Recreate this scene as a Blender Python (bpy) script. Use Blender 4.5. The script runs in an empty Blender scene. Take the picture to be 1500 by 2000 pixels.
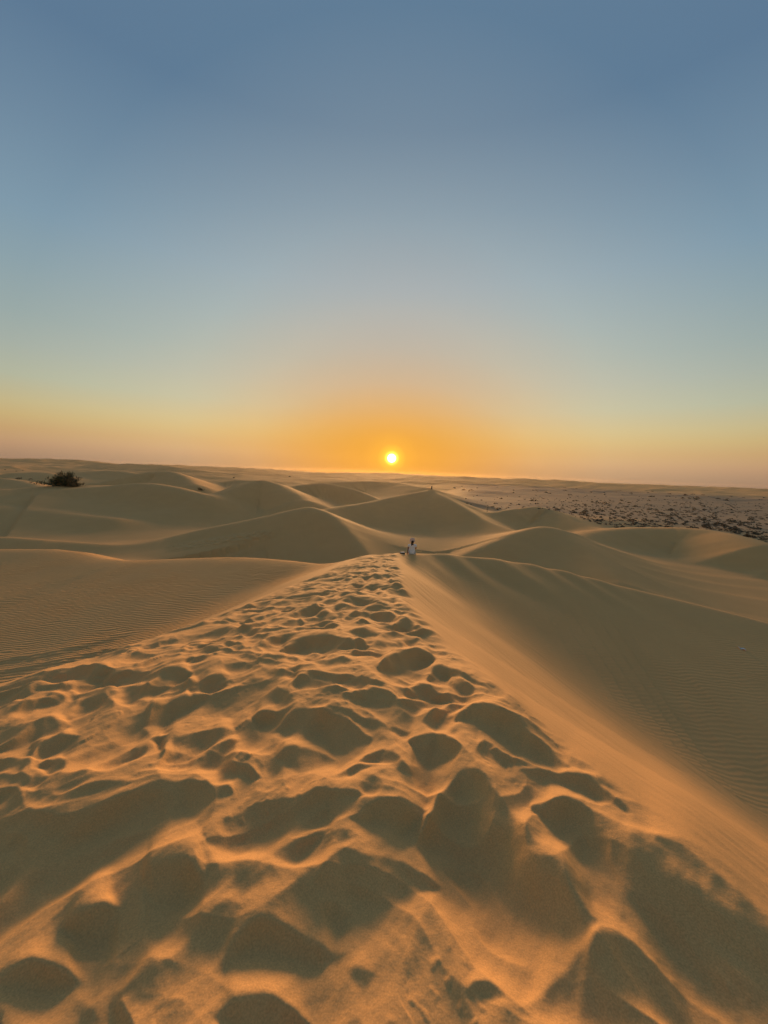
import bpy, bmesh, math, random
import numpy as np
from mathutils import Vector, Matrix

random.seed(7)
rng = np.random.default_rng(11)
sc = bpy.context.scene
col = sc.collection
R = math.radians

# ------------------------------------------------------------------ camera
W, H, F = 1500.0, 2000.0, 751.0          # photograph size and focal length in its pixels
PITCH, ROLL, EYE = R(5.63), R(2.1), 1.6
_r0 = Vector((1, 0, 0)); _f0 = Vector((0, math.cos(PITCH), -math.sin(PITCH))); _u0 = Vector((0, math.sin(PITCH), math.cos(PITCH)))
CR = _r0 * math.cos(ROLL) + _u0 * math.sin(ROLL)
CU = -_r0 * math.sin(ROLL) + _u0 * math.cos(ROLL)
CF = _f0
cam_d = bpy.data.cameras.new('camera')
cam = bpy.data.objects.new('camera', cam_d); col.objects.link(cam)
cam_d.sensor_fit = 'HORIZONTAL'; cam_d.sensor_width = 36.0; cam_d.lens = 36.0 * F / W
cam_d.clip_start = 0.05; cam_d.clip_end = 40000.0
cam.matrix_world = Matrix(((CR.x, CU.x, -CF.x, 0), (CR.y, CU.y, -CF.y, 0), (CR.z, CU.z, -CF.z, EYE), (0, 0, 0, 1)))
sc.camera = cam

def ray(px, py):
    """direction(s) of the view ray through a pixel of the photograph (numpy)"""
    a = (np.asarray(px, float) - W / 2) / F; b = (H / 2 - np.asarray(py, float)) / F
    return np.stack([CR[i] * a + CU[i] * b + CF[i] for i in range(3)], -1)

def at(px, py, Y):
    """the point at forward distance Y (metres) seen at a pixel"""
    d = ray(px, py); k = Y / d[..., 1]
    return d * k[..., None] + np.array([0, 0, EYE])

def project(x, y, z):
    p = np.stack([x, y, z - EYE], -1)
    c = p @ np.array(CF); a = p @ np.array(CR); b = p @ np.array(CU)
    c = np.where(c > 0.05, c, np.nan)
    return W / 2 + F * a / c, H / 2 - F * b / c

# ------------------------------------------------------------------ sky and sun
sd = ray(765, 895); sd = sd / np.linalg.norm(sd)
SUN_EL = math.asin(sd[2]); SUN_AZ = math.atan2(sd[0], sd[1])      # azimuth from +Y towards +X
SUN = Vector(sd)
world = bpy.data.worlds.new('World'); sc.world = world; world.use_nodes = True
nt = world.node_tree; nt.nodes.clear()
def N(t, typ, **kw):
    n = t.nodes.new(typ)
    for k, v in kw.items(): setattr(n, k, v)
    return n
EXPOSURE = 1.3
SKY_STRENGTH = 0.1
def lin(r, g, b):
    f = lambda v: (v / 255 / 12.92) if v <= 10 else ((v / 255 + .055) / 1.055) ** 2.4
    return (f(r), f(g), f(b), 1)
w_out = N(nt, 'ShaderNodeOutputWorld'); w_bg = N(nt, 'ShaderNodeBackground')
sky = N(nt, 'ShaderNodeTexSky', sky_type='NISHITA', sun_disc=False)
sky.sun_elevation = SUN_EL; sky.sun_rotation = SUN_AZ
sky.altitude = 100; sky.air_density = 1.0; sky.dust_density = 1.0; sky.ozone_density = 1.0
w_tc = N(nt, 'ShaderNodeTexCoord'); w_sep = N(nt, 'ShaderNodeSeparateXYZ'); nt.links.new(w_tc.outputs['Generated'], w_sep.inputs[0])
def ramp_node(stops):
    n = N(nt, 'ShaderNodeValToRGB'); e = n.color_ramp.elements
    while len(e) > 1: e.remove(e[-1])
    e[0].position, e[0].color = stops[0]
    for p, c in stops[1:]:
        k = e.new(p); k.color = c
    return n
# dusty evening air: mauve-brown at the horizon, straw, pale green-grey, then blue overhead
w_ramp = ramp_node([(0.0, lin(168, 137, 115)), (.032, lin(185, 146, 113)), (.061, lin(193, 157, 110)), (.086, lin(196, 171, 119)), (.11, lin(192, 178, 134)), (.157, lin(174, 179, 157)),
                    (.212, lin(160, 172, 164)), (.264, lin(148, 166, 166)), (.345, lin(135, 158, 168)), (.417, lin(124, 150, 168)), (.53, lin(107, 133, 156)), (.63, lin(90, 118, 146)), (1.0, lin(94, 122, 148))])
nt.links.new(w_sep.outputs['Z'], w_ramp.inputs[0])
flat = Vector((SUN.x, SUN.y, 0)).normalized(); side = Vector((flat.y, -flat.x, 0))
def w_dotp(v):
    n = N(nt, 'ShaderNodeVectorMath', operation='DOT_PRODUCT'); nt.links.new(w_tc.outputs['Generated'], n.inputs[0]); n.inputs[1].default_value = v
    return n.outputs['Value']
def w_math(op, a, b=None):
    n = N(nt, 'ShaderNodeMath', operation=op)
    for k, v in enumerate((a, b)):
        if v is None: continue
        if isinstance(v, (int, float)): n.inputs[k].default_value = v
        else: nt.links.new(v, n.inputs[k])
    return n.outputs[0]
ang = w_math('MULTIPLY', w_math('ARCCOSINE', w_dotp(SUN)), 1 / R(60))          # angle from the sun, 1 at 60 degrees
w_wide = ramp_node([(0, (.18, .07, .01, 1)), (.17, (.20, .10, .03, 1)), (.33, (.19, .135, .065, 1)), (.48, (.13, .12, .075, 1)), (.75, (.012, .017, .012, 1)), (1, (0, 0, 0, 1))])
nt.links.new(ang, w_wide.inputs[0])
w_a1 = N(nt, 'ShaderNodeMix', data_type='RGBA', blend_type='ADD'); w_a1.inputs[0].default_value = 1
nt.links.new(w_ramp.outputs['Color'], w_a1.inputs[6]); nt.links.new(w_wide.outputs['Color'], w_a1.inputs[7])
# orange aureole, drawn out along the horizon by the dust layer
qs = w_math('MULTIPLY', w_dotp(side), .55); qz = w_math('SUBTRACT', w_sep.outputs['Z'], SUN.z)
q = w_math('SQRT', w_math('ADD', w_math('MULTIPLY', qs, qs), w_math('MULTIPLY', qz, qz)))
g = lambda v: (v, v, v, 1)
w_aur = ramp_node([(0, g(.95)), (.06, g(.86)), (.115, g(.65)), (.185, g(.34)), (.26, g(.16)), (.36, g(.05)), (.5, g(0))])
nt.links.new(q, w_aur.inputs[0])
w_fwd = N(nt, 'ShaderNodeMapRange', interpolation_type='SMOOTHSTEP'); w_fwd.inputs[1].default_value = .1; w_fwd.inputs[2].default_value = .7
nt.links.new(w_dotp(flat), w_fwd.inputs[0])
w_mix = N(nt, 'ShaderNodeMix', data_type='RGBA'); w_mix.inputs[7].default_value = (.80, .35, .03, 1)
nt.links.new(w_math('MULTIPLY', w_aur.outputs['Color'], w_fwd.outputs[0]), w_mix.inputs[0]); nt.links.new(w_a1.outputs[2], w_mix.inputs[6])
w_disc = ramp_node([(0, (9, 8, 5, 1)), (.0075, (7, 6, 3, 1)), (.0115, (1.6, 1.0, .14, 1)), (.018, (.5, .27, .01, 1)), (.036, (.10, .05, 0, 1)), (.07, (.02, .008, 0, 1)), (.12, (0, 0, 0, 1))])   # the sun itself
nt.links.new(ang, w_disc.inputs[0])
w_add = N(nt, 'ShaderNodeMix', data_type='RGBA', blend_type='ADD'); w_add.inputs[0].default_value = 1
nt.links.new(w_mix.outputs[2], w_add.inputs[6]); nt.links.new(w_disc.outputs['Color'], w_add.inputs[7])
# the sky away from the sun is dimmer
w_back = N(nt, 'ShaderNodeMapRange', interpolation_type='SMOOTHSTEP')
for k, val in ((1, -.7), (2, .6), (3, .68), (4, 1.0)): w_back.inputs[k].default_value = val
nt.links.new(w_dotp(flat), w_back.inputs[0])
w_dim = N(nt, 'ShaderNodeVectorMath', operation='SCALE'); nt.links.new(w_add.outputs[2], w_dim.inputs[0]); nt.links.new(w_back.outputs[0], w_dim.inputs['Scale'])
# thicker air right at the horizon takes some of the light away
w_ext = N(nt, 'ShaderNodeMapRange', interpolation_type='SMOOTHSTEP')
for k, val in ((1, -.02), (2, .05), (3, .72), (4, 1.0)): w_ext.inputs[k].default_value = val
nt.links.new(w_sep.outputs['Z'], w_ext.inputs[0])
w_dim2 = N(nt, 'ShaderNodeVectorMath', operation='SCALE'); nt.links.new(w_dim.outputs[0], w_dim2.inputs[0]); nt.links.new(w_ext.outputs[0], w_dim2.inputs['Scale'])
w_gain = N(nt, 'ShaderNodeVectorMath', operation='SCALE'); w_gain.inputs['Scale'].default_value = 1.0 / (SKY_STRENGTH * 2 ** EXPOSURE)
nt.links.new(w_dim2.outputs[0], w_gain.inputs[0])
w_nis = N(nt, 'ShaderNodeVectorMath', operation='MULTIPLY_ADD'); w_nis.inputs[1].default_value = (.008, .008, .008)      # a share of the physical sky
nt.links.new(sky.outputs[0], w_nis.inputs[0]); nt.links.new(w_gain.outputs[0], w_nis.inputs[2])
w_bg.inputs['Strength'].default_value = SKY_STRENGTH
nt.links.new(w_nis.outputs[0], w_bg.inputs['Color']); nt.links.new(w_bg.outputs[0], w_out.inputs['Surface'])

sun_d = bpy.data.lights.new('sun', 'SUN'); sun_o = bpy.data.objects.new('sun', sun_d); col.objects.link(sun_o)
sun_d.energy = 3.25; sun_d.angle = R(22.0); sun_d.color = (1.0, 0.54, 0.22)
sun_o.rotation_euler = (-SUN).to_track_quat('-Z', 'Y').to_euler()
sun_o.location = (0, 300, 60)

sc.view_settings.view_transform = 'Standard'; sc.view_settings.look = 'None'
sc.view_settings.exposure = EXPOSURE; sc.view_settings.gamma = 1.0
sc.cycles.use_denoising = True
sc.cycles.max_bounces = 6; sc.cycles.diffuse_bounces = 3; sc.cycles.volume_bounces = 0

# ------------------------------------------------------------------ numpy helpers
def _hash(ix, iy, seed):
    n = (ix.astype(np.int64) * 374761393 + iy.astype(np.int64) * 668265263 + seed * 974711) & 0xffffffff
    n = ((n ^ (n >> 13)) * 1274126177) & 0xffffffff
    return ((n ^ (n >> 16)) & 0xffff) / 65535.0
def noise(x, y, seed=0):
    """gradient noise, about -1..1"""
    ix = np.floor(x); iy = np.floor(y); fx = x - ix; fy = y - iy
    u = fx * fx * fx * (fx * (fx * 6 - 15) + 10); v = fy * fy * fy * (fy * (fy * 6 - 15) + 10)
    def g(a, b):
        t = _hash(ix + a, iy + b, seed) * 2 * np.pi
        return np.cos(t) * (fx - a) + np.sin(t) * (fy - b)
    n0 = g(0, 0) * (1 - u) + g(1, 0) * u; n1 = g(0, 1) * (1 - u) + g(1, 1) * u
    return (n0 * (1 - v) + n1 * v) * 1.5
def fbm(x, y, seed=0, oct=3):
    s = 0; a = 1.0
    for o in range(oct):
        s = s + a * noise(x * 2 ** o, y * 2 ** o, seed + o * 17); a *= 0.5
    return s
def smax(a, b, k):
    h = np.maximum(k - np.abs(a - b), 0) / k
    return np.maximum(a, b) + h * h * k * 0.25
def sstep(a, b, x):
    t = np.clip((x - a) / (b - a), 0, 1); return t * t * (3 - 2 * t)
def softplus(d, w):
    """0 for negative d, d for positive d, rounded over about w"""
    return 0.5 * (d + np.sqrt(d * d + w * w))

# ------------------------------------------------------------------ the dunes
# crests: (pixel x, pixel y, forward distance in m); near / far: slope and depth of the face towards / away from the camera
DUNES = [
    # crest of the big dune turning right behind the seated person
    dict(c=[(800, 1083, 20), (870, 1081, 20.3), (1000, 1097, 20), (1100, 1115, 19.6), (1200, 1142, 19), (1350, 1178, 18.4), (1500, 1216, 18), (1750, 1290, 17)],
         n=(.19, 1.8), f=(.55, 7), w=.4, k=.5),
    # rippled low dune on the left
    dict(c=[(690, 1108, 18.5), (640, 1106, 19.5), (540, 1094, 20), (450, 1089, 20.5), (330, 1093, 21), (215, 1098, 21.5), (130, 1074, 24), (0, 1074, 24), (-300, 1075, 24)],
         n=(.14, 2.0), f=(.5, 6), w=.8, k=.6),
    # rim behind it
    dict(c=[(-300, 1040, 33), (0, 1048, 34), (70, 1053, 34), (140, 1058, 35), (240, 1066, 36), (300, 1066, 37)], n=(.3, 3), f=(.4, 5), w=.7, k=.6),
    # rounded hill left of the centre
    dict(c=[(233, 1066, 38), (290, 1060, 38), (400, 1033, 40), (500, 1013, 42), (560, 999, 43), (605, 994, 44)], n=(.5, 8), f=(.5, 7), w=2.2, k=.8),
    dict(c=[(605, 994, 44), (640, 1003, 42), (670, 1030, 39), (715, 1085, 34)], n=(.5, 4), f=(.65, 7), w=1.2, k=.8),
    # the tall dune with the far person on its top
    dict(c=[(600, 1000, 50), (640, 994, 56), (720, 980, 66), (790, 966, 76), (843, 957, 84)], n=(.5, 10), f=(.5, 8), w=1.0, k=.8),
    dict(c=[(843, 957, 84), (870, 972, 74), (905, 992, 66), (950, 1018, 58), (1010, 1044, 50)], n=(.45, 8), f=(.5, 8), w=.7, k=.8),
    # peak right of it and its tail
    dict(c=[(900, 1088, 36), (945, 1068, 38), (1000, 1046, 42), (1050, 1034, 45), (1080, 1039, 45.5), (1105, 1046, 46)], n=(.52, 6), f=(.45, 7), w=.9, k=.7),
    dict(c=[(1085, 1043, 44), (1110, 1054, 42), (1150, 1080, 37), (1205, 1134, 30)], n=(.34, 4), f=(.4, 6), w=1.2, k=2.6),
    # broad dune at the right
    dict(c=[(1105, 1049, 52), (1150, 1040, 58), (1220, 1031, 62), (1300, 1030, 62), (1390, 1035, 58), (1450, 1049, 52), (1510, 1074, 46), (1700, 1180, 38)], n=(.46, 10), f=(.45, 8), w=3.2, k=.9),
    # low dunes before the scrub plain
    dict(c=[(930, 1006, 76), (980, 998, 79), (1020, 992, 80), (1050, 989, 80), (1085, 997, 78), (1150, 1030, 64)], n=(.36, 6), f=(.35, 5), w=1.5, k=.9),
    dict(c=[(850, 962, 112), (880, 970, 108), (920, 980, 103), (970, 992, 96), (1020, 1002, 90)], n=(.32, 6), f=(.35, 5), w=1.5, k=1.0),
    # left middle distance
    dict(c=[(-200, 990, 56), (0, 994, 54), (60, 998, 52), (130, 1005, 50), (220, 1012, 49)], n=(.45, 5), f=(.5, 6), w=1.6, k=.7),
    dict(c=[(0, 996, 56), (100, 964, 64), (190, 952, 68), (255, 943, 70), (310, 945, 70), (352, 953, 68), (400, 966, 66)], n=(.5, 10), f=(.5, 8), w=3.0, k=.9),
    dict(c=[(185, 1038, 50), (283, 1018, 54), (400, 985, 64), (470, 950, 76), (508, 935, 82), (540, 945, 80), (590, 975, 70)], n=(.5, 10), f=(.5, 8), w=3.0, k=.9),
    dict(c=[(560, 952, 96), (600, 945, 100), (640, 943, 102), (690, 955, 98), (745, 978, 90)], n=(.5, 9), f=(.5, 7), w=2.2, k=.9),
    dict(c=[(-200, 955, 62), (0, 957, 64), (80, 949, 68), (150, 948, 70), (230, 948, 74)], n=(.2, 4), f=(.2, 4), w=2.0, k=1.2),
    dict(c=[(-200, 930, 92), (0, 933, 92), (40, 937, 90), (75, 949, 80)], n=(.42, 7), f=(.4, 6), w=2.2, k=.9),
    dict(c=[(30, 924, 130), (80, 921, 132), (110, 926, 124)], n=(.3, 6), f=(.35, 6), w=2, k=1.5),
    dict(c=[(195, 942, 100), (250, 930, 104), (300, 920, 110), (333, 920, 110), (352, 926, 106), (378, 945, 94)], n=(.48, 9), f=(.5, 7), w=2.8, k=.9),
    dict(c=[(160, 922, 150), (200, 919, 150), (245, 920, 146), (262, 924, 140)], n=(.32, 6), f=(.35, 5), w=2.0, k=1.3),
    dict(c=[(400, 948, 120), (450, 938, 124), (480, 937, 124), (520, 942, 120)], n=(.3, 6), f=(.35, 5), w=2.0, k=1.3),
    dict(c=[(600, 948, 140), (660, 941, 150), (720, 939, 155), (780, 942, 150), (830, 952, 128)], n=(.32, 7), f=(.35, 6), w=2.5, k=1.6),
    # far rises on the horizon
    dict(c=[(-500, 878, 420), (-200, 889, 420), (0, 896, 420), (80, 896, 420), (160, 899, 400), (230, 906, 380)], n=(.09, 16), f=(.1, 14), w=10, k=4),
    dict(c=[(210, 907, 300), (255, 906, 300), (300, 908, 300), (335, 912, 280)], n=(.16, 10), f=(.1, 10), w=4, k=3),
    dict(c=[(330, 908, 600), (400, 911, 600), (480, 914, 600), (560, 919, 560)], n=(.07, 14), f=(.1, 14), w=16, k=6),
    dict(c=[(600, 924, 500), (680, 923, 520), (765, 924, 520), (820, 927, 500), (870, 931, 420)], n=(.07, 12), f=(.1, 12), w=12, k=4),
    dict(c=[(860, 930, 380), (930, 932, 380), (1000, 935, 370), (1080, 938, 360), (1165, 942, 350), (1240, 948, 330)], n=(.08, 12), f=(.1, 12), w=8, k=3),
    dict(c=[(1150, 944, 520), (1250, 947, 520), (1330, 949, 520), (1420, 952, 520), (1500, 954, 520), (1800, 964, 520), (2200, 978, 520)], n=(.055, 12), f=(.1, 12), w=14, k=4),
]
for D in DUNES:
    p_ = np.array([at(a, b, c) for a, b, c in D['c']])
    for k in range(2 if D is DUNES[0] else 1):                      # round off the corners of the crest line
        q_ = np.empty((2 * len(p_), 3)); q_[0] = p_[0]; q_[-1] = p_[-1]
        q_[1:-1:2] = p_[:-1] * .75 + p_[1:] * .25; q_[2:-1:2] = p_[:-1] * .25 + p_[1:] * .75
        p_ = q_
    D['p'] = p_

def dune_height(D, x, y):
    p = D['p']; best = np.full(x.shape, 1e18); z = np.zeros(x.shape); sgn = np.zeros(x.shape)
    for i in range(len(p) - 1):
        ax, ay, az = p[i]; bx, by, bz = p[i + 1]
        ex, ey = bx - ax, by - ay; L2 = ex * ex + ey * ey
        t = np.clip(((x - ax) * ex + (y - ay) * ey) / L2, 0, 1)
        dx = x - ax - t * ex; dy = y - ay - t * ey; d2 = dx * dx + dy * dy
        m = d2 < best
        best = np.where(m, d2, best); z = np.where(m, az + t * (bz - az), z)
        # signed distance across the crest: positive on the side of the origin
        s = ((x - ax) * ey - (y - ay) * ex) / math.sqrt(L2) * np.sign((0 - ax) * ey - (0 - ay) * ex)
        sgn = np.where(m, s, sgn)
    w = D['w']; dist = np.sqrt(best); d = np.sqrt(best + w * w) - w
    f = sstep(-.75, .75, sgn / (dist + .3 * w + 1e-6))
    (sn, Hn), (sf, Hf) = D['n'], D['f']
    dn = Hn * (1 - np.exp(-d * sn / Hn)); df = Hf * (1 - np.exp(-d * sf / Hf))
    drop = dn * f + df * (1 - f) + .03 * d * sstep(.5, 2.5, d * .3 / Hn)
    return z - drop

YB = np.array([-30, -3, 0, 1.5, 2.6, 4.5, 7, 11, 20, 24]); XB = np.array([2.4, 2.0, 1.75, 1.5, 1.25, .78, .5, .55, .7, .8])     # right brink
YS = np.array([-30, -3, 0, 4, 6.6, 10.2, 13.4, 20, 24]); XS = np.array([-7, -5.6, -5.0, -4.06, -3.1, -2.6, -1.8, -1.0, -.8])   # left shoulder
def ridge(x, y):
    xb = np.interp(y, YB, XB); xs = np.interp(y, YS, XS)
    zr = -0.136 * y + .04 * np.sin(y * .55) + .25 * (1 - np.exp(-np.maximum(y, 0) / 2.2))
    zr = np.where(y < 0, -0.03 * np.maximum(y, -8) + .12 * np.minimum(y + 8, 0), zr)
    zr = zr - .5 * softplus(y - 20.3, .8)                                   # the far end drops away
    wob = .10 * noise(x * .35, y * .35, 5)
    rgt = .60 * softplus(x - xb, .16)
    lft = .10 * softplus(-.2 - x, .6) + .42 * softplus(xs - x, .9)
    return zr - rgt - lft + wob * .5

def base_height(x, y):
    r = np.hypot(x, y)
    ground = -8.6 + 2.2 * sstep(8, 13, np.degrees(np.arctan2(x, np.maximum(y, .1)))) * sstep(60, 95, r)
    far = sstep(150, 420, r)
    und = fbm(x / 45, y / 45, 3, 2) * 1.0 * sstep(30, 90, r)
    und = und * (1 - .75 * sstep(10, 60, x - .15 * y) * (1 - sstep(300, 500, r)))     # the plain at the right is nearly flat
    ground = ground + und + far * (5.2 + 1.6 * sstep(0, -30, x) + 2.0 * fbm(x / 160, y / 160, 9, 3))
    ground = ground - sstep(500, 3000, r) * 1.0
    h = ground
    for k, D in enumerate(DUNES):
        c = D['p'][:, :2].mean(0); reach = np.hypot(*(D['p'][:, :2] - c).T).max() + D['n'][1] / D['n'][0] * 2 + 25
        m = (np.abs(x - c[0]) < reach) & (np.abs(y - c[1]) < reach)
        if not m.any(): continue
        h[m] = smax(h[m], dune_height(D, x[m], y[m]), D['k'])
    m = (y < 45) & (np.abs(x) < 60)
    h[m] = smax(h[m], ridge(x[m], y[m]), .95)
    return h

def near_height(x, y):
    h = smax(dune_height(DUNES[0], x, y), dune_height(DUNES[1], x, y), .6)
    return smax(h, ridge(x, y), .95)

def hit(px, py, height=near_height, t0=.8, t1=60.0, steps=150):
    """where view rays meet the dunes"""
    d = ray(px, py); n = len(d); ts = t0 * (t1 / t0) ** (np.arange(steps) / (steps - 1.0))
    lo = np.full(n, t0); hi = np.full(n, t1); todo = np.arange(n)
    for a, b in zip(ts[:-1], ts[1:]):
        q = d[todo] * b
        below = (q[:, 2] + EYE) < height(q[:, 0], q[:, 1])
        lo[todo[below]] = a; hi[todo[below]] = b; todo = todo[~below]
        if not len(todo): break
    for i in range(12):
        tm = (lo + hi) / 2; q = d * tm[:, None]
        below = (q[:, 2] + EYE) < height(q[:, 0], q[:, 1])
        hi = np.where(below, tm, hi); lo = np.where(below, lo, tm)
    return d * hi[:, None] + np.array([0, 0, EYE])

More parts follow.
